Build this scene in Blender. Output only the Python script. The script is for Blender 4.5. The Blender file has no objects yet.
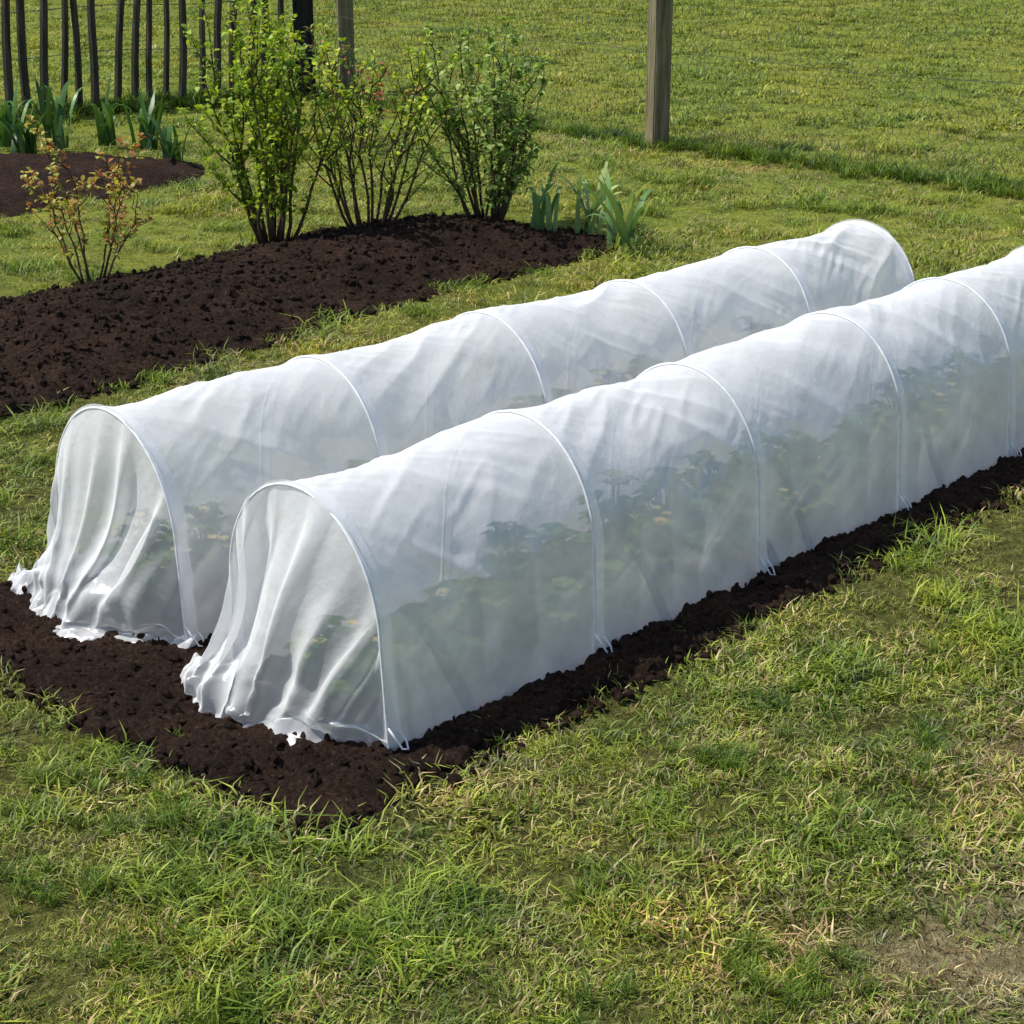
import bpy, math, numpy as np
from mathutils import Vector
R = math.radians
rng = np.random.default_rng(7)
S = bpy.context.scene
S.view_settings.view_transform='Standard'; S.view_settings.look='None'; S.view_settings.exposure=0

# ------------------------------------------------------------ noise
_p = np.random.default_rng(3).random(65536)
def _h(ix,iy,seed):
    k=(ix.astype(np.int64)*374761393+iy.astype(np.int64)*668265263+seed*974634777)&0x7fffffff
    k=((k^(k>>13))*1274126177)&0x7fffffff
    return _p[(k^(k>>16))&65535]
def vn(x,y,seed=0):
    x=np.asarray(x,float); y=np.asarray(y,float)
    ix=np.floor(x); iy=np.floor(y); fx=x-ix; fy=y-iy
    fx=fx*fx*(3-2*fx); fy=fy*fy*(3-2*fy)
    a=_h(ix,iy,seed);b=_h(ix+1,iy,seed);c=_h(ix,iy+1,seed);d=_h(ix+1,iy+1,seed)
    return (a*(1-fx)+b*fx)*(1-fy)+(c*(1-fx)+d*fx)*fy-.5
def fbm(x,y,o=4,seed=0):
    r=0;a=1.
    for i in range(o):
        r=r+a*vn(x*2**i,y*2**i,seed+i*17); a*=.5
    return r
def sst(a,b,x):
    t=np.clip((x-a)/(b-a),0,1); return t*t*(3-2*t)

# ------------------------------------------------------------ mesh helpers
class MB:
    def __init__(s): s.v=[];s.f=[];s.c=[];s.m=[];s.n=0
    def add(s,v,f,col=(1,1,1),mat=0):
        v=[tuple(map(float,q)) for q in v]
        s.v+=v; s.f+=[tuple(i+s.n for i in q) for q in f]
        s.m+=[mat]*len(f)
        if len(col)==len(v) and hasattr(col[0],'__len__'): s.c+=[tuple(q[:3])+(1,) for q in col]
        else: s.c+=[tuple(col[:3])+(1,)]*len(v)
        s.n+=len(v)
    def tube(s,pts,rad,sides=6,col=(1,1,1),mat=0,cap=True):
        pts=[Vector(p) for p in pts]; n=len(pts)
        if not hasattr(rad,'__len__'): rad=[rad]*n
        V=[];F=[];prev=None
        for i,p in enumerate(pts):
            t=(pts[min(i+1,n-1)]-pts[max(i-1,0)])
            if t.length<1e-9: t=Vector((0,0,1))
            t.normalize()
            if prev is None:
                a=t.cross(Vector((0,0,1)) if abs(t.z)<.9 else Vector((1,0,0))).normalized()
            else:
                a=prev-t*prev.dot(t)
                a=a.normalized() if a.length>1e-6 else t.orthogonal().normalized()
            prev=a; b=t.cross(a)
            for k in range(sides):
                an=2*math.pi*k/sides
                V.append(p+(a*math.cos(an)+b*math.sin(an))*rad[i])
        for i in range(n-1):
            for k in range(sides):
                k2=(k+1)%sides
                F.append((i*sides+k,i*sides+k2,(i+1)*sides+k2,(i+1)*sides+k))
        if cap:
            F.append(tuple(range(sides))[::-1]); F.append(tuple((n-1)*sides+k for k in range(sides)))
        s.add(V,F,col,mat)
    def obj(s,name,mats,smooth=True,link=True):
        me=bpy.data.meshes.new(name); me.from_pydata(s.v,[],s.f); 
        for m in mats: me.materials.append(m)
        me.polygons.foreach_set('material_index',s.m)
        me.polygons.foreach_set('use_smooth',[smooth]*len(s.f))
        at=me.color_attributes.new('Col','FLOAT_COLOR','POINT')
        at.data.foreach_set('color',np.array(s.c,dtype=np.float32).ravel())
        me.update()
        o=bpy.data.objects.new(name,me)
        if link: S.collection.objects.link(o)
        return o
def gridobj(name,X,Y,Z,mats,keep=None,smooth=True,col=None):
    ny,nx=X.shape
    v=np.stack([X,Y,Z],-1).reshape(-1,3)
    idx=np.arange(nx*ny).reshape(ny,nx)
    q=np.stack([idx[:-1,:-1],idx[:-1,1:],idx[1:,1:],idx[1:,:-1]],-1).reshape(-1,4)
    if keep is not None:
        k=keep.reshape(-1); q=q[k[q].all(1)]
        used=np.unique(q); re=np.zeros(nx*ny,int); re[used]=np.arange(len(used)); v=v[used]; q=re[q]
    me=bpy.data.meshes.new(name); me.from_pydata(v.tolist(),[],q.tolist())
    if col is not None:
        at=me.color_attributes.new('Col','FLOAT_COLOR','POINT'); at.data.foreach_set('color',col.reshape(-1,4).astype(np.float32).ravel())
    for m in mats: me.materials.append(m)
    me.polygons.foreach_set('use_smooth',[smooth]*len(me.polygons)); me.update()
    o=bpy.data.objects.new(name,me); S.collection.objects.link(o); return o

# ------------------------------------------------------------ materials
class NT:
    def __init__(s,name):
        s.m=bpy.data.materials.new(name); s.m.use_nodes=True; s.t=s.m.node_tree; s.t.nodes.clear()
        s.out=s.n('ShaderNodeOutputMaterial')
    def n(s,t,**k):
        x=s.t.nodes.new(t)
        for a,b in k.items(): setattr(x,a,b)
        return x
    def l(s,a,b): s.t.links.new(a,b)
    def noise(s,vec,scale,detail=4,rough=.55):
        x=s.n('ShaderNodeTexNoise'); x.inputs['Scale'].default_value=scale; x.inputs['Detail'].default_value=detail; x.inputs['Roughness'].default_value=rough
        if vec is not None: s.l(vec,x.inputs['Vector'])
        return x.outputs['Fac']
    def ramp(s,fac,stops):
        x=s.n('ShaderNodeValToRGB'); e=x.color_ramp.elements
        while len(e)<len(stops): e.new(.5)
        for i,(p,c) in enumerate(stops): e[i].position=p; e[i].color=tuple(c)+(1,) if len(c)==3 else c
        s.l(fac,x.inputs['Fac']); return x.outputs['Color']
    def mix(s,fac,a,b,typ='MIX'):
        x=s.n('ShaderNodeMix',data_type='RGBA',blend_type=typ)
        for val,i in ((fac,0),(a,6),(b,7)):
            if hasattr(val,'links'): s.l(val,x.inputs[i])
            else: x.inputs[i].default_value=val if not hasattr(val,'__len__') else tuple(val)+(1,)
        return x.outputs[2]
    def pos(s): return s.n('ShaderNodeNewGeometry').outputs['Position']

def mat_leaf(name,trans=.3,rough=.5,worldvar=True,spec=.3,scale=1.2):
    t=NT(name)
    c=t.n('ShaderNodeAttribute',attribute_name='Col').outputs['Color']
    if worldvar:
        nz=t.noise(t.pos(),scale,3,.6)
        k=t.ramp(nz,[(.3,(.70,.84,.8)),(.5,(1,1,1)),(.7,(1.35,1.14,1.0))])
        c=t.mix(1.,c,k,'MULTIPLY')
        k=t.ramp(t.noise(t.pos(),8,1,.6),[(.32,(.58,.68,.66)),(.5,(.98,.98,.98)),(.68,(1.28,1.22,1.15))])
        c=t.mix(1.,c,k,'MULTIPLY')
    p=t.n('ShaderNodeBsdfPrincipled'); t.l(c,p.inputs['Base Color']); p.inputs['Roughness'].default_value=rough
    p.inputs['Specular IOR Level'].default_value=spec
    tr=t.n('ShaderNodeBsdfTranslucent'); t.l(t.mix(1.,c,(1.25,1.2,.6),'MULTIPLY'),tr.inputs['Color'])
    m=t.n('ShaderNodeMixShader'); m.inputs[0].default_value=trans
    t.l(p.outputs[0],m.inputs[1]); t.l(tr.outputs[0],m.inputs[2]); t.l(m.outputs[0],t.out.inputs[0])
    return t.m
M_grass=mat_leaf('grass_blades',.26,spec=.3)
M_leaf=mat_leaf('leaf',.38,worldvar=False)
M_strap=mat_leaf('strap_leaf',.25,worldvar=False,rough=.4)

def mat_ground():
    t=NT('lawn_ground'); P=t.pos()
    at=t.n('ShaderNodeAttribute',attribute_name='Col'); sp=t.n('ShaderNodeSeparateColor'); t.l(at.outputs['Color'],sp.inputs[0])
    nz=t.noise(P,35,5,.7)
    a=t.ramp(nz,[(.3,(.03,.03,.010)),(.5,(.085,.090,.022)),(.7,(.18,.17,.05))])
    dr=t.ramp(t.noise(P,45,5,.8),[(.3,(.07,.05,.028)),(.5,(.19,.15,.075)),(.7,(.40,.33,.19))])
    fa=t.ramp(nz,[(.3,(.12,.15,.022)),(.5,(.20,.235,.035)),(.7,(.30,.32,.06))])
    a=t.mix(sp.outputs[1],a,fa); a=t.mix(sp.outputs[0],a,dr)
    b=t.ramp(t.noise(P,1.1,3),[(.35,(.8,.92,.85)),(.65,(1.25,1.12,1.05))])
    c=t.mix(1.,a,b,'MULTIPLY')
    p=t.n('ShaderNodeBsdfPrincipled'); t.l(c,p.inputs['Base Color']); p.inputs['Roughness'].default_value=.9; p.inputs['Specular IOR Level'].default_value=.1
    bm=t.n('ShaderNodeBump'); bm.inputs['Strength'].default_value=1; bm.inputs['Distance'].default_value=.02
    t.l(t.noise(P,90,3,.7),bm.inputs['Height']); t.l(bm.outputs[0],p.inputs['Normal'])
    t.l(p.outputs[0],t.out.inputs[0]); return t.m
M_ground=mat_ground()
def mat_soil():
    t=NT('soil'); P=t.pos()
    a=t.ramp(t.noise(P,95,6,.8),[(.25,(.010,.006,.0042)),(.46,(.034,.0195,.013)),(.60,(.070,.042,.029)),(.74,(.24,.17,.125))])
    b=t.ramp(t.noise(P,5,3),[(.35,(.7,.68,.7)),(.65,(1.3,1.25,1.2))])
    c=t.mix(1.,a,b,'MULTIPLY')
    p=t.n('ShaderNodeBsdfPrincipled'); t.l(c,p.inputs['Base Color']); p.inputs['Roughness'].default_value=.9; p.inputs['Specular IOR Level'].default_value=.12
    bm=t.n('ShaderNodeBump'); bm.inputs['Strength'].default_value=1; bm.inputs['Distance'].default_value=.022
    t.l(t.noise(P,130,6,.8),bm.inputs['Height']); t.l(bm.outputs[0],p.inputs['Normal'])
    t.l(p.outputs[0],t.out.inputs[0]); return t.m
M_soil=mat_soil()
def mat_wood(name,c1,c2,c3,vscale=(40,40,3)):
    t=NT(name); tc=t.n('ShaderNodeTexCoord').outputs['Object']
    mp=t.n('ShaderNodeMapping'); mp.inputs['Scale'].default_value=vscale; t.l(tc,mp.inputs['Vector'])
    a=t.ramp(t.noise(mp.outputs[0],1.,6,.65),[(.3,c1),(.5,c2),(.72,c3)])
    b=t.ramp(t.noise(tc,6,4),[(.4,(1,1,1)),(.7,(.75,.85,.6))])
    c=t.mix(1.,a,b,'MULTIPLY')
    p=t.n('ShaderNodeBsdfPrincipled'); t.l(c,p.inputs['Base Color']); p.inputs['Roughness'].default_value=.85; p.inputs['Specular IOR Level'].default_value=.2
    bm=t.n('ShaderNodeBump'); bm.inputs['Strength'].default_value=.7; bm.inputs['Distance'].default_value=.004
    t.l(t.noise(mp.outputs[0],1.5,5,.7),bm.inputs['Height']); t.l(bm.outputs[0],p.inputs['Normal'])
    t.l(p.outputs[0],t.out.inputs[0]); return t.m
M_post=mat_wood('post_wood',(.07,.055,.035),(.19,.155,.10),(.33,.28,.19))
M_pale=mat_wood('pale_wood',(.02,.017,.013),(.05,.042,.034),(.10,.085,.07))
M_tar=mat_wood('dark_post_wood',(.010,.009,.010),(.022,.019,.02),(.05,.045,.045))
M_bark=mat_wood('bark',(.05,.03,.018),(.09,.055,.035),(.16,.11,.07),(60,60,60))
def mat_simple(name,col,rough=.5,metal=0):
    t=NT(name); p=t.n('ShaderNodeBsdfPrincipled'); 
    c=t.ramp(t.noise(t.pos(),40,3),[(.3,tuple(x*.8 for x in col)),(.7,tuple(min(1,x*1.1) for x in col))])
    t.l(c,p.inputs['Base Color']); p.inputs['Roughness'].default_value=rough; p.inputs['Metallic'].default_value=metal
    t.l(p.outputs[0],t.out.inputs[0]); return t.m
M_wire=mat_simple('weathered_wire',(.06,.06,.05),.7,.0)
M_hoop=mat_simple('hoop_wire',(.80,.82,.84),.4)
def mat_film(name,op,op2):
    t=NT(name); P=t.pos()
    d=t.n('ShaderNodeBsdfDiffuse'); d.inputs[0].default_value=(.97,.97,.97,1)
    tr=t.n('ShaderNodeBsdfTranslucent'); tr.inputs[0].default_value=(.97,.97,.97,1)
    g=t.n('ShaderNodeBsdfGlossy'); g.inputs['Roughness'].default_value=.28; g.inputs[0].default_value=(.97,.97,.97,1)
    bm=t.n('ShaderNodeBump'); bm.inputs['Strength'].default_value=.6; bm.inputs['Distance'].default_value=.006
    nz0=t.noise(P,22,4,.6); t.l(nz0,bm.inputs['Height'])
    for x in (d,g): t.l(bm.outputs[0],x.inputs['Normal'])
    m1=t.n('ShaderNodeMixShader'); m1.inputs[0].default_value=.34; t.l(d.outputs[0],m1.inputs[1]); t.l(tr.outputs[0],m1.inputs[2])
    m2=t.n('ShaderNodeMixShader'); m2.inputs[0].default_value=.13; t.l(m1.outputs[0],m2.inputs[1]); t.l(g.outputs[0],m2.inputs[2])
    tp=t.n('ShaderNodeBsdfTransparent')
    lw=t.n('ShaderNodeLayerWeight'); lw.inputs[0].default_value=.40
    mr=t.n('ShaderNodeMapRange'); t.l(lw.outputs['Facing'],mr.inputs[0]); mr.inputs[3].default_value=op; mr.inputs[4].default_value=op2
    nz=t.n('ShaderNodeMapRange'); t.l(t.noise(P,7,3,.7),nz.inputs[0]); nz.inputs[1].default_value=.3; nz.inputs[2].default_value=.7; nz.inputs[3].default_value=-.08; nz.inputs[4].default_value=.08
    ad=t.n('ShaderNodeMath',operation='ADD',use_clamp=True); t.l(mr.outputs[0],ad.inputs[0]); t.l(nz.outputs[0],ad.inputs[1])
    m3=t.n('ShaderNodeMixShader'); t.l(ad.outputs[0],m3.inputs[0]); t.l(tp.outputs[0],m3.inputs[1]); t.l(m2.outputs[0],m3.inputs[2])
    t.l(m3.outputs[0],t.out.inputs[0]); return t.m
M_film=mat_film('translucent_film',.54,1.0)
M_curt=mat_film('translucent_film_end',.45,1.0)
M_band=mat_film('film_hem',.60,.95)

# ------------------------------------------------------------ layout frame of the tunnel bed
O=np.array([-.227,2.973]); D=np.array([.6845,.729]); N=np.array([-.729,.6845])
def W(a,c,z=0.):
    p=O+a*D+c*N; return (p[0],p[1],z)

bed_main=[W(-.29,-.13)[:2],W(.5,-.14)[:2],W(3.2,-.17)[:2],W(3.2,1.22)[:2],W(.6,1.24)[:2],W(-.34,1.24)[:2]]
bed_back=[(-3.2,3.1),(-2.4,4.15),(-1.502,5.04),(-1.136,5.435),(-.636,6.115),(-.233,6.63),(.33,7.2),(.47,7.4),(.33,7.6),(-.145,7.95),(-.5,7.9),(-.798,7.70),(-1.127,7.30),(-1.463,6.9),(-1.884,6.43),(-2.9,5.6),(-4.2,4.3)]
bed_left=[(-4.0,6.4),(-2.287,7.99),(-1.83,8.62),(-1.523,8.94),(-1.6,9.35),(-2.1,9.6),(-2.75,9.6),(-4.5,8.2)]
def sdf(poly,x,y):
    x=np.asarray(x,float);y=np.asarray(y,float)
    d=np.full(x.shape,1e9); ins=np.zeros(x.shape,bool); n=len(poly)
    for i in range(n):
        x1,y1=poly[i];x2,y2=poly[(i+1)%n]
        ex,ey=x2-x1,y2-y1
        t=np.clip(((x-x1)*ex+(y-y1)*ey)/(ex*ex+ey*ey),0,1)
        d=np.minimum(d,np.hypot(x-x1-t*ex,y-y1-t*ey))
        if y1!=y2:
            c=((y1>y)!=(y2>y))&(x<(x2-x1)*(y-y1)/(y2-y1)+x1); ins^=c
    return np.where(ins,d,-d)
def bedge(poly,x,y,seed):
    return sdf(poly,x,y)+.05*fbm(x*5,y*5,3,seed)+.03*vn(x*24,y*24,seed+5)

# dryness of the turf: worn, strawy patches
def dryness(x,y):
    g2=fbm(x*9,y*9,2,71); dry=fbm(x*1.3,y*1.3,4,72)*.85
    dry=dry+1.0*np.exp(-(((x-.70)/.22)**2+((y-2.36)/.16)**2))*(.45+1.0*(vn(x*9,y*9,75)+.5))
    dry=dry+.35*np.exp(-(((x-1.0)/.2)**2+((y-3.0)/.12)**2))+.35*np.exp(-(((x+.62)/.16)**2+((y-2.96)/.08)**2))
    return dry-.12+.26*g2,g2

# ------------------------------------------------------------ ground
xs=np.concatenate([[-300,-120,-50,-20],np.arange(-9,-2,.12),np.arange(-2,2.5,.05),np.arange(2.5,11,.12),[20,50,120,300]])
ys=np.concatenate([[-300,-60,-15],np.arange(0,1.5,.12),np.arange(1.5,5,.05),np.arange(5,22,.12),[30,50,90,160,400]])
X,Y=np.meshgrid(xs,ys)
near=(np.abs(X)<12)&(Y>-1)&(Y<25)
Z=np.where(near,.012*fbm(X*2.5,Y*2.5,3,5),0)
inb=np.maximum.reduce([sdf(b,X,Y) for b in (bed_main,bed_back,bed_left)])
Z=Z-.03*sst(.0,.12,inb)-.004
dd=np.where(near,sst(.22,.65,dryness(X,Y)[0]),0)*(1-.7*sst(5,8,Y))
gridobj('lawn_ground',X,Y,Z,[M_ground],col=np.stack([dd,sst(4.5,9,np.hypot(X,Y)),0*X,0*X+1],-1))

def soilbed(name,poly,mound,res,seed,rise,am=1.):
    p=np.array(poly); 
    lo=np.maximum(p.min(0)-.1,[-4.0,2]); hi=p.max(0)+.1
    X,Y=np.meshgrid(np.arange(lo[0],hi[0],res),np.arange(lo[1],hi[1],res))
    e=bedge(poly,X,Y,seed)
    h=-.022+.03*sst(0,.04,e)+mound*sst(0.0,rise,e)
    w=sst(-.01,.06,e)
    lump=.022*am*fbm(X*8,Y*8,2,seed+1)
    n=.026*am*fbm(X*34,Y*34,3,seed+2)+.008*_p[(np.arange(X.size)*7919)%65536].reshape(X.shape)
    Z=h+w*(lump+n)
    gridobj(name,X,Y,Z,[M_soil],keep=e>-.04)
    def hf(x,y):
        x=np.asarray(x,float);y=np.asarray(y,float); e=bedge(poly,x,y,seed)
        return -.022+.03*sst(0,.04,e)+mound*sst(0.,rise,e)+sst(-.01,.06,e)*(.022*am*fbm(x*8,y*8,2,seed+1)+.026*am*fbm(x*34,y*34,3,seed+2))
    return hf
h_main=soilbed('soil_bed',bed_main,.0,.007,11,.1,.75)
h_back=soilbed('soil_bed',bed_back,.09,.011,31,.5,.75)
h_left=soilbed('soil_bed',bed_left,.05,.018,51,.3,.75)

def clods(name,poly,hf,n,smin,smax,ymin=2,band=9):
    mb=MB(); r=np.random.default_rng(n)
    p=np.array(poly); lo=np.maximum(p.min(0),[-3.0,ymin]);hi=p.max(0)
    ico=[(0,0,-1),(.72,-.53,-.45),(-.28,-.85,-.45),(-.89,0,-.45),(-.28,.85,-.45),(.72,.53,-.45),(.28,-.85,.45),(-.72,-.53,.45),(-.72,.53,.45),(.28,.85,.45),(.89,0,.45),(0,0,1)]
    fc=[(0,1,2),(1,0,5),(0,2,3),(0,3,4),(0,4,5),(1,5,10),(2,1,6),(3,2,7),(4,3,8),(5,4,9),(1,10,6),(2,6,7),(3,7,8),(4,8,9),(5,9,10),(6,10,11),(7,6,11),(8,7,11),(9,8,11),(10,9,11)]
    ico=np.array(ico)
    cx=r.uniform(lo[0],hi[0],n*4); cy=r.uniform(lo[1],hi[1],n*4)
    sd=sdf(poly,cx,cy)
    ok=np.nonzero((sd>-.03)&(sd<band))[0][:n]
    z=np.maximum(hf(cx[ok],cy[ok]),0)
    for j,i in enumerate(ok):
        s=smin+(smax-smin)*r.random()**4
        v=ico*(1+r.uniform(-.35,.35,(12,1)))*s*r.uniform(.6,1.2,3)
        mb.add(v+[cx[i],cy[i],z[j]+s*.3],fc)
    return mb.obj(name,[M_soil],smooth=False)
clods('soil_clods',bed_main,h_main,18000,.0018,.013,band=.45)
clods('soil_clods',bed_back,h_back,16000,.003,.019)

# ------------------------------------------------------------ grass
tc=bpy.data.collections.new('grass_tufts')
def tuft(name,nb,rad,hmin,hmax,splay,width,cols,seed):
    r=np.random.default_rng(seed); mb=MB()
    for i in range(nb):
        a=r.uniform(0,6.283); q=rad*math.sqrt(r.random()); bx,by=q*math.cos(a),q*math.sin(a)
        h=r.uniform(hmin,hmax); az=r.uniform(0,6.283); sp=splay*r.uniform(.15,1)**.8
        dx,dy=math.cos(az),math.sin(az); w=width*r.uniform(.6,1.2); px,py=-dy*w/2,dx*w/2
        c=np.array(cols[r.integers(len(cols))])*r.uniform(.65,1.35)
        P=[]
        for t,ww in ((0,1),(.5,.95)):
            o=h*sp*t*t*1.0+h*sp*.25*t; zz=h*t*(1-.35*sp*t)
            P+= [(bx+dx*o-px*ww,by+dy*o-py*ww,zz-.004),(bx+dx*o+px*ww,by+dy*o+py*ww,zz-.004)]
        o=h*sp*1.3; P.append((bx+dx*o,by+dy*o,h*(1-.5*sp)-.004))
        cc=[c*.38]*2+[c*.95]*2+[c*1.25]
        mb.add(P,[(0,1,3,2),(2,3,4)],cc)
    o=mb.obj(name,[M_grass],link=False); tc.objects.link(o); return o
k_=1.68
G1=(.130*k_,.175*k_,.018*k_);G2=(.19*k_,.225*k_,.028*k_);G3=(.08*k_,.128*k_,.015*k_);G4=(.24*k_,.26*k_,.055*k_);ST=(.56,.46,.24);ST2=(.38,.28,.13)
# names sort alphabetically, so the pick index follows the order below
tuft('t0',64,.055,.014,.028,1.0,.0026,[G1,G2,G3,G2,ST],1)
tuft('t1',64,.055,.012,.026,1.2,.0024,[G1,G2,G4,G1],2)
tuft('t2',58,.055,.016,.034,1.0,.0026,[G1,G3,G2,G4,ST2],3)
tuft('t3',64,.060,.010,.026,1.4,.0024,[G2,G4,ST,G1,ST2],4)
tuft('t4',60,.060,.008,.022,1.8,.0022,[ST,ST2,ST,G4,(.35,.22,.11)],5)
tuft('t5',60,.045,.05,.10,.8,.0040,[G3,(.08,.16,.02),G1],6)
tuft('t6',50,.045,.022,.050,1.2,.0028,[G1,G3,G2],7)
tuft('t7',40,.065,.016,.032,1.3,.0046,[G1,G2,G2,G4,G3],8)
pts=[];rots=[];scl=[];idx=[]
def scatter(y0,y1,dens,s0,far=False):
    xm=lambda y:.34*y+.35
    A=(y1-y0)*2*xm(y1); n=int(A*dens)
    x=rng.uniform(-xm(y1),xm(y1),n); y=rng.uniform(y0,y1,n)
    k=np.abs(x)<xm(y); x=x[k];y=y[k]
    em=bedge(bed_main,x,y,11)+.012
    e=np.maximum.reduce([em,bedge(bed_back,x,y,31),bedge(bed_left,x,y,51)])
    k=(e<.0)|((e<.06)&(rng.random(len(x))<.07)); x=x[k];y=y[k];e=e[k];em=em[k]
    g=fbm(x*3.2,y*3.2,3,70); dry,g2=dryness(x,y)
    if far: dry=dry*.6-.08
    k=rng.random(len(x))>sst(.30,.85,dry)*.72; x,y,e,g,g2,dry,em=[q[k] for q in (x,y,e,g,g2,dry,em)]
    s=s0*(1+.9*g+1.1*g2)*rng.uniform(.7,1.25,len(x)); s=np.clip(s,.45*s0,1.7*s0)
    i=rng.integers(0,4,len(x))
    if far: i=np.where(rng.random(len(x))<.8,7,i)
    rr=rng.random(len(x))
    i=np.where(rr<sst(.12,.5,dry)*.9+(.0 if far else .04),4,i)
    i=np.where((g2>.22)&(dry<.15)&(y<10.5)&(rng.random(len(x))<.5),6,i)
    i=np.where((e>-.06)&(em<-.1)&(dry<.5)&(y<10.5)&(rng.random(len(x))<.4),6,i)
    z=.012*fbm(x*2.5,y*2.5,3,5)-.004
    pts.append(np.stack([x,y,z],-1)); idx.append(i)
    rots.append(np.stack([rng.normal(0,.15,len(x)),rng.normal(0,.15,len(x)),rng.uniform(0,6.283,len(x))],-1)); scl.append(s)
scatter(1.7,3.6,560,1.0); scatter(3.6,6,330,1.1); scatter(6,10.5,200,1.2); scatter(10.5,20,95,1.35,True)
def clump(x0,y0,n,r,i0,s0):
    x=rng.normal(x0,r,n);y=rng.normal(y0,r,n); pts.append(np.stack([x,y,0*x-.004],-1)); idx.append(np.full(n,i0))
    rots.append(np.stack([rng.normal(0,.25,n),rng.normal(0,.25,n),rng.uniform(0,6.283,n)],-1)); scl.append(s0*rng.uniform(.6,1.2,n))
for cx,cy,n,r in ((.40,2.27,26,.05),(-.25,2.42,14,.06),(.15,2.5,9,.04),(-.55,2.55,14,.06),(.75,2.95,10,.05),(.35,2.95,14,.06),(.95,3.4,12,.06),(-.5,2.3,14,.06),(.1,2.15,12,.05),(1.3,3.9,10,.07),(-.8,2.9,12,.06),(-.62,2.75,10,.04),(-.4,2.2,12,.05),(.55,3.2,10,.06),(.62,2.72,10,.05),(.9,2.7,8,.04),(-.72,2.5,10,.05)):
    clump(cx,cy,n,r,5,.42)
F0=np.array([-1.25,12.05]);F1=np.array([.79,10.0]);F2=np.array([4.2,6.95])
def line(A,B,n,w,s0,s1):
    t=rng.random(n); p=np.array(A)+(np.array(B)-np.array(A))*t[:,None]+rng.normal(0,w,(n,2))
    pts.append(np.stack([p[:,0],p[:,1],0*t-.004],-1)); idx.append(np.full(n,5)); rots.append(np.stack([rng.normal(0,.2,n),rng.normal(0,.2,n),rng.uniform(0,6.283,n)],-1)); scl.append(rng.uniform(s0,s1,n))
line(F0,F1,150,.06,.5,1.1); line(F1,F2,380,.08,.4,1.25); line((-4.6,10.1),(-1.5,11.95),300,.12,.7,1.6)
P=np.concatenate(pts);Rr=np.concatenate(rots);Sc=np.concatenate(scl);Id=np.concatenate(idx)
def instancer(name,P,Rr,Sc,Id,coll):
    me=bpy.data.meshes.new(name); me.vertices.add(len(P)); me.vertices.foreach_set('co',P.astype(np.float32).ravel())
    a=me.attributes.new('rot','FLOAT_VECTOR','POINT'); a.data.foreach_set('vector',Rr.astype(np.float32).ravel())
    a=me.attributes.new('scl','FLOAT','POINT'); a.data.foreach_set('value',Sc.astype(np.float32))
    a=me.attributes.new('idx','INT','POINT'); a.data.foreach_set('value',Id.astype(np.int32))
    o=bpy.data.objects.new(name,me); S.collection.objects.link(o)
    g=bpy.data.node_groups.new(name+'_scatter','GeometryNodeTree')
    g.interface.new_socket('Geometry',in_out='INPUT',socket_type='NodeSocketGeometry'); g.interface.new_socket('Geometry',in_out='OUTPUT',socket_type='NodeSocketGeometry')
    gi=g.nodes.new('NodeGroupInput');go=g.nodes.new('NodeGroupOutput')
    ip=g.nodes.new('GeometryNodeInstanceOnPoints'); ci=g.nodes.new('GeometryNodeCollectionInfo')
    ci.inputs['Collection'].default_value=coll; ci.inputs['Separate Children'].default_value=True; ci.inputs['Reset Children'].default_value=True
    def na(nm,ty):
        x=g.nodes.new('GeometryNodeInputNamedAttribute'); x.data_type=ty; x.inputs['Name'].default_value=nm
        return [q for q in x.outputs if q.enabled][0]
    L=g.links.new
    L(gi.outputs[0],ip.inputs['Points']); L(ci.outputs[0],ip.inputs['Instance']); ip.inputs['Pick Instance'].default_value=True
    L(na('idx','INT'),ip.inputs['Instance Index']); L(na('rot','FLOAT_VECTOR'),ip.inputs['Rotation']); L(na('scl','FLOAT'),ip.inputs['Scale'])
    rl=g.nodes.new('GeometryNodeRealizeInstances'); L(ip.outputs[0],rl.inputs[0]); L(rl.outputs[0],go.inputs[0])
    md=o.modifiers.new('scatter','NODES'); md.node_group=g
    return o
instancer('lawn_grass',P,Rr,Sc,Id,tc)

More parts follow.
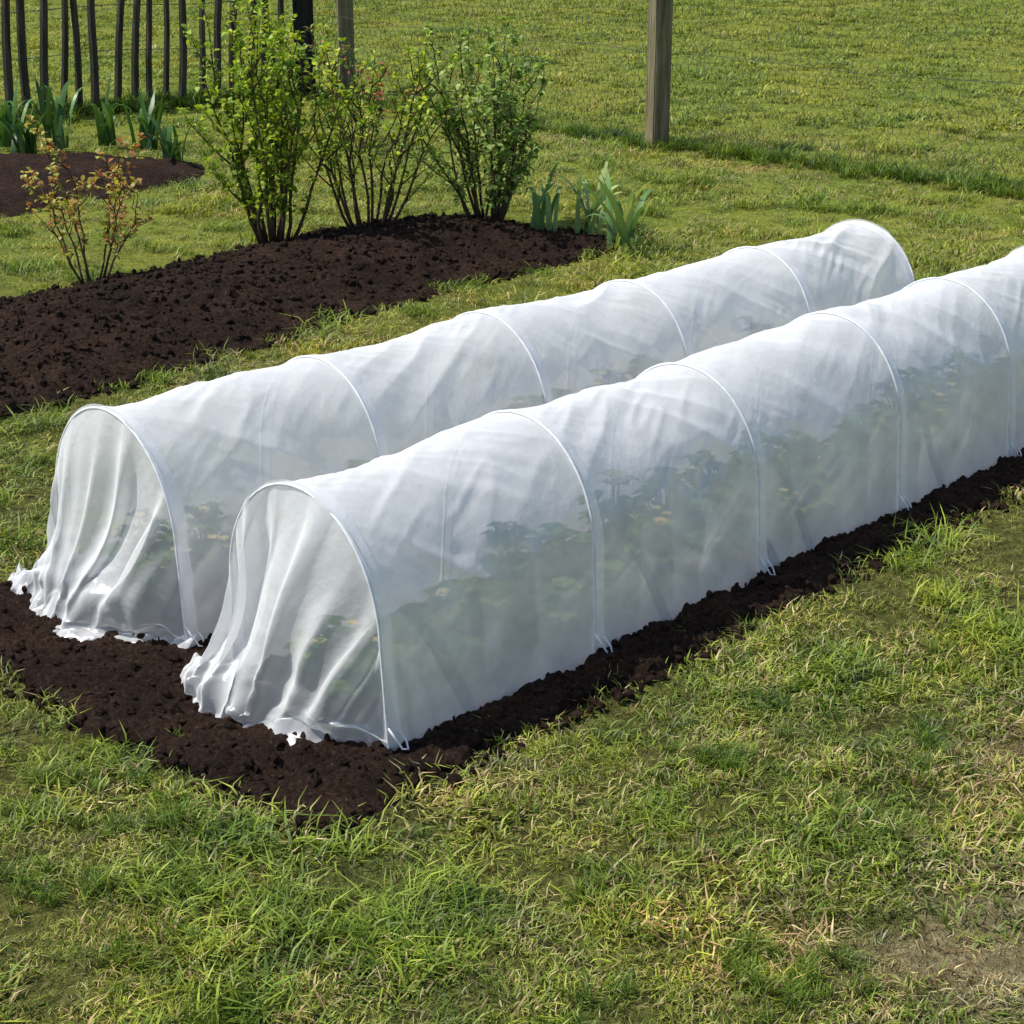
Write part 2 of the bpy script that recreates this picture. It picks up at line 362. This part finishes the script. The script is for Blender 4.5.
# ------------------------------------------------------------ tunnels
LEG=.22;WD=.45
def prof(phi,H):
    """inverted-U profile; phi 0..1 from the right foot over the crown to the left foot"""
    arc=.745; tot=2*LEG+arc; s=phi*tot; HR=H-LEG
    th=np.clip((s-LEG)/arc,0,1)*math.pi
    c=np.where(s<LEG,.012*s/LEG,np.where(s>LEG+arc,WD-.012*(tot-s)/LEG,WD/2-(WD/2-.012)*np.cos(th)))
    z=np.where(s<LEG,s,np.where(s>LEG+arc,tot-s,LEG+HR*np.sin(th)))
    return c,np.maximum(z,0)
def mesh_uv(name,A,C,Zz,base,mat,parent):
    x,y=O[0]+(A+base[0])*D[0]+(C+base[1])*N[0],O[1]+(A+base[0])*D[1]+(C+base[1])*N[1]
    o=gridobj(name,x,y,Zz,[mat]); o.parent=parent; return o
def tunnel(base,nh,sp,seed,H0,H1):
    r=np.random.default_rng(seed)
    e=bpy.data.objects.new('garden_tunnel_cloche',None); S.collection.objects.link(e)
    L=sp*(nh-1); Hs=np.linspace(H0,H1,nh)+r.uniform(-.008,.008,nh); cs=r.uniform(-.008,.008,nh); tilt=r.uniform(-.02,.02,nh)
    def surf(A,Phi,off=0.):
        k=np.clip(A/sp,0,nh-1-1e-6); i=k.astype(int); f=k-i; sg=np.sin(np.pi*f)
        H=Hs[i]*(1-f)+Hs[i+1]*f; cc=cs[i]*(1-f)+cs[i+1]*f; tl=tilt[i]*(1-f)+tilt[i+1]*f
        C,Z=prof(Phi,H)
        C2,Z2=prof(np.clip(Phi+.01,0,1),H); C1,Z1=prof(np.clip(Phi-.01,0,1),H)
        tc_,tz=C2-C1,Z2-Z1; ln=np.hypot(tc_,tz)+1e-9; nc,nz=-tz/ln,tc_/ln
        l=Phi*1.185
        top=np.sin(np.pi*Phi)**2
        sag=-(.004+.010*top)*np.abs(sg)**.8*(1+.9*vn(k*3.1+seed,l*2,seed))
        u=A*math.cos(.6)+l*math.sin(.6); v=-A*math.sin(.6)+l*math.cos(.6)
        u2=A*math.cos(-.7)+l*math.sin(-.7); v2=-A*math.sin(-.7)+l*math.cos(-.7)
        rd=lambda q:(1-np.abs(q)*4).clip(-1,1)
        w=np.abs(sg)**.45
        wu=.05*vn(A*5,l*5,seed+70)
        fold=.0070*rd(vn(u*2.4,(v+wu)*11,seed+3))*(.7+1.4*vn(A*4,l*4,seed+33))+.0070*rd(vn(u2*2.2,(v2+wu)*12,seed+4))*(.7+1.4*vn(A*4,l*4,seed+34))+.015*vn(A*4,l*5,seed+5)
        fold=fold+.0042*rd(vn((u+wu)*6,v*30,seed+80))*(vn(A*6,l*6,seed+82)+.3)+.0038*rd(vn(u2*7,(v2+wu)*34,seed+81))*(vn(A*6,l*6,seed+83)+.3)
        vert=.009*rd(vn(A*9,l*1.0,seed+6))*(1-top)*.8
        low=sst(.0,.16,Z)
        dsp=sag+w*(fold+vert)*(.12+.88*low)+off
        foot=np.clip(1-Z/.12,0,1)*w
        C=C+cc+nc*dsp-np.where(Phi<.5,1,-1)*foot*(.010+.020*vn(A*4,l,seed+7))
        Z=Z+nz*dsp
        A2=A+tl*Z/.45+w*.005*vn(A*16,l*10,seed+9)
        Z=np.where(Z<.004,-.02,Z)
        return A2,C,Z
    na=int(100*(nh-1)); A,Phi=np.meshgrid(np.linspace(0,L,na+1),np.linspace(0,1,201))
    a,c,z=surf(A,Phi); mesh_uv('cover',a,c,z,base,M_film,e)
    for i in range(nh):
        a0=i*sp
        lo,hi=(a0-.004,a0+.030) if i<nh-1 else (a0-.030,a0+.0)
        A,Phi=np.meshgrid(np.linspace(max(lo,0),hi,5),np.linspace(.0,1,121))
        a,c,z=surf(A,Phi,.003); a=a+.006*vn(Phi*7,Phi*0+i,seed+60)*(A>a0+.01); mesh_uv('hem_strip',a,c,z,base,M_band,e)
    mb=MB()
    for i in range(nh):
        ph=np.linspace(0,1,70); a,c,z=surf(np.full(70,i*sp),ph,.003)
        z=np.maximum(z,-.03)
        pp=[W(base[0]+a[k],base[1]+c[k],z[k]) for k in range(70)]
        mb.tube(pp,.0028,8)
        for sd,k in ((-1,0),(1,-1)):
            q=[(a[k]+.0,c[k],.055),(a[k]+.006,c[k]+sd*.012,.035),(a[k]+.014,c[k]+sd*.022,.014),(a[k]+.026,c[k]+sd*.026,.010),(a[k]+.030,c[k]+sd*.016,.024),(a[k]+.020,c[k]+sd*.006,.045)]
            mb.tube([W(base[0]+x,base[1]+y,zz) for x,y,zz in q],.0022,6)
    o=mb.obj('hoops',[M_hoop]); o.parent=e
    for end,sgn,i in ((0,-1,0),(L,1,nh-1)):
        nu,nv=400,110
        Phi,V=np.meshgrid(np.linspace(0,1,nu),np.linspace(0,1.0,nv))
        a0,c0,z0=surf(np.full_like(Phi,end),Phi); z0=np.maximum(z0,0)
        bul=.10*np.sin(np.pi*np.clip(Phi,0,1))**.8+.07*vn(Phi*5,Phi*0,seed+20)*np.sin(np.pi*Phi)
        Tc=-.015+.605*Phi**.92+.04*vn(Phi*7,Phi*0+3,seed+21)
        vv=V/.88; vd=np.clip(vv,0,1); skirt=np.clip((V-.88)/.12,0,1)
        ez=vd**1.25
        C=c0*(1-ez)+Tc*ez; A=a0+sgn*(bul*ez)
        Zc=z0*(1-vd)
        wp=Phi+.05*vn(Phi*4,V*2.2,seed+40)
        f=np.sin(wp*38+2.9*np.sin(wp*9+seed))+.6*np.sin(wp*83+3*np.sin(wp*7+seed))+2.8*vn(wp*10,V*1.2,seed+22)+1.1*vn(wp*30,V*2,seed+27)
        f=np.sign(f)*np.abs(f)**.85
        hz=np.clip(z0/.30,0,1)
        fade=(1-.6*np.clip((vd-.65)/.35,0,1))
        amp=.021*np.clip(vd*2.4+.14,0,1)*hz*(.75+1.2*vn(Phi*6,V*2,seed+41))*fade
        A=A+sgn*amp*f+sgn*.045*hz*np.sin(np.pi*vd)*vn(Phi*5,V*2,seed+23)*2
        C=C+amp*.7*np.sin(wp*38+2.9*np.sin(wp*9+seed)+1.6)
        cr=np.clip((vd-.62)/.38,0,1)*np.clip(1.2-vd*.3,0,1)
        A=A+sgn*cr*(.055*vn(Phi*8,V*7,seed+24)+.018*vn(Phi*18,V*14,seed+29))
        Zc=Zc+cr*(.045*np.abs(vn(Phi*9,V*8,seed+25))*2+.012*np.abs(vn(Phi*20,V*16,seed+28))*2)*(1-.5*skirt)
        A=A+sgn*skirt*(.016+.05*vn(Phi*5,Phi*0,seed+26)); C=C+skirt*(Phi**2)*.03
        Zc=np.maximum(Zc*(1-.7*skirt)+.012-.014*skirt,-.01)
        x=O[0]+(A+base[0])*D[0]+(C+base[1])*N[0]; y=O[1]+(A+base[0])*D[1]+(C+base[1])*N[1]
        ok=gridobj('end_curtain',x,y,Zc,[M_curt]); ok.parent=e
    return e
tunnel((0,0),6,.579,1,.472,.47)
tunnel((.022,.65),6,.570,2,.482,.445)

# ------------------------------------------------------------ plants
def leaf(mb,p,d,up,L,wd,col,bend=.3,mat=0):
    d=Vector(d).normalized(); s=d.cross(Vector(up)); s=s.normalized() if s.length>1e-4 else d.orthogonal().normalized()
    n=s.cross(d); p=Vector(p)
    a=p; m=p+d*L*.5+n*L*.10; t=p+d*L-n*L*bend*.4
    l=p+d*L*.42+s*wd/2+n*L*.16; r=p+d*L*.42-s*wd/2+n*L*.16
    l2=p+d*L*.72+s*wd*.36+n*L*.08; r2=p+d*L*.72-s*wd*.36+n*L*.08
    mb.add([a,m,t,l,r,l2,r2],[(0,1,3),(0,4,1),(1,2,5),(1,5,3),(1,6,2),(1,4,6)],col,mat)
def shrub(name,x,y,z,h,spread,nst,dens,ls,cols,start,seed,lean=(0,0),nbr=3):
    r=np.random.default_rng(seed); mb=MB()
    def lf(p,n):
        for _ in range(n):
            d=Vector((r.normal(),r.normal(),r.normal()*.7+.35)); c=np.array(cols[r.integers(len(cols))])*r.uniform(.6,1.3)
            leaf(mb,Vector(p)+d.normalized()*.006,d,(r.normal()*.4,r.normal()*.4,1),ls*r.uniform(.5,1.25),ls*r.uniform(.45,.85),tuple(c),.3,1)
    for i in range(nst):
        az=i*2.4+r.normal()*.3; q=r.uniform(.25,1)**.7; H=h*r.uniform(.6,1.05)*(1-.12*q)
        bx,by=x+math.cos(az)*.07*q,y+math.sin(az)*.07*q
        ex,ey=spread*q*math.cos(az)+lean[0],spread*q*math.sin(az)+lean[1]
        n=9; pp=[]
        wx,wy=r.normal(0,.026,n).cumsum(),r.normal(0,.026,n).cumsum()
        for k in range(n):
            t=k/(n-1); pp.append(Vector((bx+ex*t**.85+wx[k]*t,by+ey*t**.85+wy[k]*t,z-.03+(H+.03)*t**1.05)))
        mb.tube(pp,[.0085*(1-.8*k/(n-1))*h for k in range(n)],5)
        segs=[(pp,start)]
        for b in range(nbr+r.integers(0,2)):
            t0=r.uniform(.2,.85); k=t0*(n-1); i0=int(k); p0=pp[i0].lerp(pp[min(i0+1,n-1)],k-i0)
            d=(pp[min(i0+1,n-1)]-pp[i0]).normalized(); a2=r.uniform(0,6.28)
            sd=Vector((math.cos(a2),math.sin(a2),.25)); BL=h*r.uniform(.14,.34)*(1.1-t0*.6)
            q2=[p0+(d*.75*s+sd*.6*s**.8*1.0)*BL+Vector(r.normal(0,.004,3)) for s in np.linspace(0,1,5)]
            mb.tube(q2,[.0042*(1-.7*s)*h for s in np.linspace(0,1,5)],4); segs.append((q2,.12))
        for path,st in segs:
            m=len(path); tl=sum((path[j+1]-path[j]).length for j in range(m-1)); cnt=max(2,int(tl*dens))
            for j in range(cnt):
                t=st+(1-st)*(j+r.random())/cnt
                if r.random()>.85: continue
                k=min(t*(m-1),m-1.001); i0=int(k); lf(path[i0].lerp(path[i0+1],k-i0),r.integers(2,6))
            lf(path[-1],5)
    return mb.obj(name,[M_bark,M_leaf])
Y1=(.46,.54,.035);Y2=(.30,.43,.03);Y3=(.16,.27,.025);Y4=(.52,.58,.08)
shrub('currant_bush',-.97,7.28,.06,1.02,.22,18,37,.032,[Y1,Y2,Y3,Y2],.18,1)
shrub('currant_bush',-.60,7.50,.06,.88,.26,14,22,.025,[Y2,Y1,Y3,Y4],.25,2,(.03,0))
shrub('currant_bush',-.10,7.72,.05,.86,.27,19,30,.036,[(.21,.33,.06),(.33,.45,.11),(.13,.23,.045),(.46,.53,.2)],.18,3,(-.02,0))
shrub('rose_bush',-1.58,6.62,.05,.60,.24,9,22,.028,[(.45,.41,.07),(.48,.25,.08),(.34,.38,.06),(.52,.46,.14),(.35,.12,.05)],.3,14,nbr=3)
shrub('flowering_bush',-.82,9.9,.0,.65,.3,8,20,.034,[(.12,.22,.04),(.2,.32,.05),(.12,.2,.04),(.4,.10,.07)],.3,5)

def strap(name,x,y,z,n,h,w,cols,seed,sp=.6):
    r=np.random.default_rng(seed); mb=MB()
    for i in range(n):
        az=r.uniform(0,6.283); H=h*r.uniform(.55,1.1); s=sp*r.uniform(.2,1); dx,dy=math.cos(az),math.sin(az); ww=w*r.uniform(.7,1.2)
        col=np.array(cols[r.integers(len(cols))])*r.uniform(.8,1.2); bx,by=x+r.normal(0,.03),y+r.normal(0,.03)
        tw=r.uniform(-.5,.5); V=[];F=[]; m=9; droop=r.uniform(.0,.95)
        for k in range(m+1):
            t=k/m; o=H*s*(t**1.6); zz=H*(t-droop*max(0,t-.5)**2*2.6)
            W_=ww*(1-.1*t)*(1 if t<.6 else max(.04,1-((t-.6)/.4)**2)); an=az+math.pi/2+tw*t
            sx,sy=math.cos(an)*W_/2,math.sin(an)*W_/2
            V+=[(bx+dx*o-sx,by+dy*o-sy,z+zz),(bx+dx*o+dx*W_*-.12,by+dy*o+dy*W_*-.12,z+zz-.002),(bx+dx*o+sx,by+dy*o+sy,z+zz)]
        for k in range(m):
            for j in range(2): F.append((k*3+j,k*3+j+1,k*3+j+4,k*3+j+3))
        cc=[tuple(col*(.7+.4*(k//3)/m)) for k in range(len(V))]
        mb.add(V,F,cc)
    return mb.obj(name,[M_strap])
B=[(.20,.34,.12),(.28,.42,.17),(.14,.27,.08),(.38,.48,.16)]
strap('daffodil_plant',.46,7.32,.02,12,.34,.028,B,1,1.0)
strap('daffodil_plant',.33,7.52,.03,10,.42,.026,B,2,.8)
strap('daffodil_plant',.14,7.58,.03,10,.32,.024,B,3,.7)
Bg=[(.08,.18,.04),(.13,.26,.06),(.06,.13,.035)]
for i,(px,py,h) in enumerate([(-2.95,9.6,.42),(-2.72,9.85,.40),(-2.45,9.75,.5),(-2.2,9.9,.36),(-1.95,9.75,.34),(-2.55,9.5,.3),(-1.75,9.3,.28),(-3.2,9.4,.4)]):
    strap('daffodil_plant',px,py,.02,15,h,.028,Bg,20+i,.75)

def veg_row(name,base,seed):
    r=np.random.default_rng(seed); mb=MB()
    for i in range(16):
        a=.10+i*.175+r.normal(0,.02)
        if a>2.75: break
        for cc in (.15,.29):
            c=cc+r.normal(0,.012); H=r.uniform(.08,.22)
            for k in range(26):
                az=r.uniform(0,6.28); t=r.random(); q=Vector(W(base[0]+a,base[1]+c,0)); rad=.065*t
                tip=q+Vector((math.cos(az)*rad,math.sin(az)*rad,H*(1-.45*t*t)*r.uniform(.5,1)))
                mb.tube([q,(q+tip)/2+Vector((0,0,.012)),tip],.0018,4,(.10,.16,.04),cap=False)
                col=np.array([(.05,.12,.02),(.09,.19,.03),(.18,.29,.05),(.03,.08,.02)][r.integers(4)])
                for w_ in range(3):
                    d=Vector((math.cos(az+(w_-1)*1.0),math.sin(az+(w_-1)*1.0),.35)); leaf(mb,tip,d,(0,0,1),r.uniform(.03,.05),r.uniform(.028,.042),tuple(col),.5)
            if r.random()<.6:
                for k in range(7):
                    q=Vector(W(base[0]+a+r.normal(0,.03),base[1]+c+r.normal(0,.02),H*r.uniform(.5,1)))
                    for w_ in range(5):
                        leaf(mb,q,(math.cos(w_*1.256),math.sin(w_*1.256),.3),(0,0,1),.016,.014,(.8,.62,.2),.1)
    return mb.obj(name,[M_leaf])
veg_row('strawberry_plants',(0,0),1); veg_row('strawberry_plants',(.022,.65),2)

# ------------------------------------------------------------ fence
def post(name,x,y,w,h,mat,rot,lean=(0,0)):
    import bmesh
    bm=bmesh.new()
    bmesh.ops.create_cube(bm,size=1)
    bmesh.ops.bevel(bm,geom=bm.edges[:],offset=.06,segments=2,affect='EDGES')
    for v in bm.verts:
        v.co=Vector((v.co.x*w,v.co.y*w,(v.co.z+.5)*(h+.2)-.2))
        v.co.x+=lean[0]*v.co.z; v.co.y+=lean[1]*v.co.z
    me=bpy.data.meshes.new(name); bm.to_mesh(me); bm.free(); me.materials.append(mat)
    o=bpy.data.objects.new(name,me); S.collection.objects.link(o); o.location=(x,y,0); o.rotation_euler=(0,0,rot); return o
post('fence_post',.79,9.9,.10,1.25,M_post,R(24),(.0,0))
post('fence_post',F2[0],F2[1],.105,1.25,M_post,R(40))
post('gate_post',-1.36,12.1,.13,1.35,M_tar,R(8))
post('fence_post',-1.10,12.25,.10,1.3,M_post,R(12))
mb=MB(); fw=[np.array([-1.36,12.1]),np.array([.79,9.9]),F2]
cell=.05; hh=1.05
for A,B in zip(fw[:-1],fw[1:]):
    Ln=np.linalg.norm(B-A); u=(B-A)/Ln; off=np.array([u[1],-u[0]])*-.06; nn=int(Ln/cell)
    for i in range(nn):
        for sw in (0,1):
            pp=[]
            for j in range(int(hh/(cell*.5))):
                sx=((0,0,.5,.5) if sw==0 else (1,1,.5,.5))[j%4]*cell
                q=A+u*(i*cell+sx+.004*math.sin(i*.7+j*.3))+off; pp.append((q[0],q[1],.02+j*cell*.5))
            mb.tube(pp,.0012,3,cap=False)
    for zz in (.03,.5,1.05):
        pp=[tuple(A+u*Ln*t+off)+(zz+.01*math.sin(t*17),) for t in np.linspace(0,1,30)]
        mb.tube(pp,.0015,4)
mb.obj('wire_netting_fence',[M_wire])
e=bpy.data.objects.new('paling_fence',None); S.collection.objects.link(e)
r=np.random.default_rng(5); A=np.array([-4.9,9.85]);B=np.array([-1.5,12.0]); Ln=np.linalg.norm(B-A); u=(B-A)/Ln
mb=MB(); s=0
while s<Ln:
    q=A+u*s; ln=r.normal(.07,.03); h=r.uniform(1.1,1.22); rd=r.uniform(.019,.028); pp=[];rr=[]
    for k in range(8):
        t=k/7; pp.append((q[0]+u[0]*ln*t*h+.005*math.sin(k*1.3+s*9),q[1]+u[1]*ln*t*h+r.normal(0,.003),-.05+t*(h+.05))); rr.append(rd*(1.05-.2*t) if k<7 else .004)
    mb.tube(pp,rr,6,mat=0); s+=r.uniform(.09,.14)
o=mb.obj('pales',[M_pale],smooth=False); o.parent=e
mb=MB()
for zz in (.35,.62,1.0):
    for ph in (0,math.pi):
        pp=[]
        for k in range(160):
            t=k/159; o2=.022*math.sin(t*Ln*25+ph); q=A+u*t*Ln+np.array([u[1],-u[0]])*o2; pp.append((q[0],q[1],zz+.01*math.sin(t*20)))
        mb.tube(pp,.0015,4)
o=mb.obj('wires',[M_wire]); o.parent=e

# ------------------------------------------------------------ light, sky, camera
sv=Vector((-.66,.0,1.0)).normalized()
sl=bpy.data.lights.new('sun','SUN'); sl.energy=5; sl.angle=R(.5); sl.color=(1,.965,.90)
so=bpy.data.objects.new('sun',sl); S.collection.objects.link(so); so.rotation_euler=sv.to_track_quat('Z','Y').to_euler(); so.location=(-5,3,8)
w=bpy.data.worlds.new('World'); S.world=w; w.use_nodes=True; nt=w.node_tree; nt.nodes.clear()
sk=nt.nodes.new('ShaderNodeTexSky'); sk.sky_type='NISHITA'; sk.sun_disc=False; sk.sun_elevation=math.asin(sv.z); sk.sun_rotation=math.atan2(sv.x,sv.y)
bg=nt.nodes.new('ShaderNodeBackground'); bg.inputs[1].default_value=.14; ou=nt.nodes.new('ShaderNodeOutputWorld')
nt.links.new(sk.outputs[0],bg.inputs[0]); nt.links.new(bg.outputs[0],ou.inputs[0])
cd=bpy.data.cameras.new('camera'); cd.lens=63.3; cd.sensor_width=36; cd.clip_end=1000; cd.clip_start=.05
co=bpy.data.objects.new('camera',cd); S.collection.objects.link(co); co.location=(0,0,1.6); co.rotation_euler=(R(69.4),0,0); S.camera=co
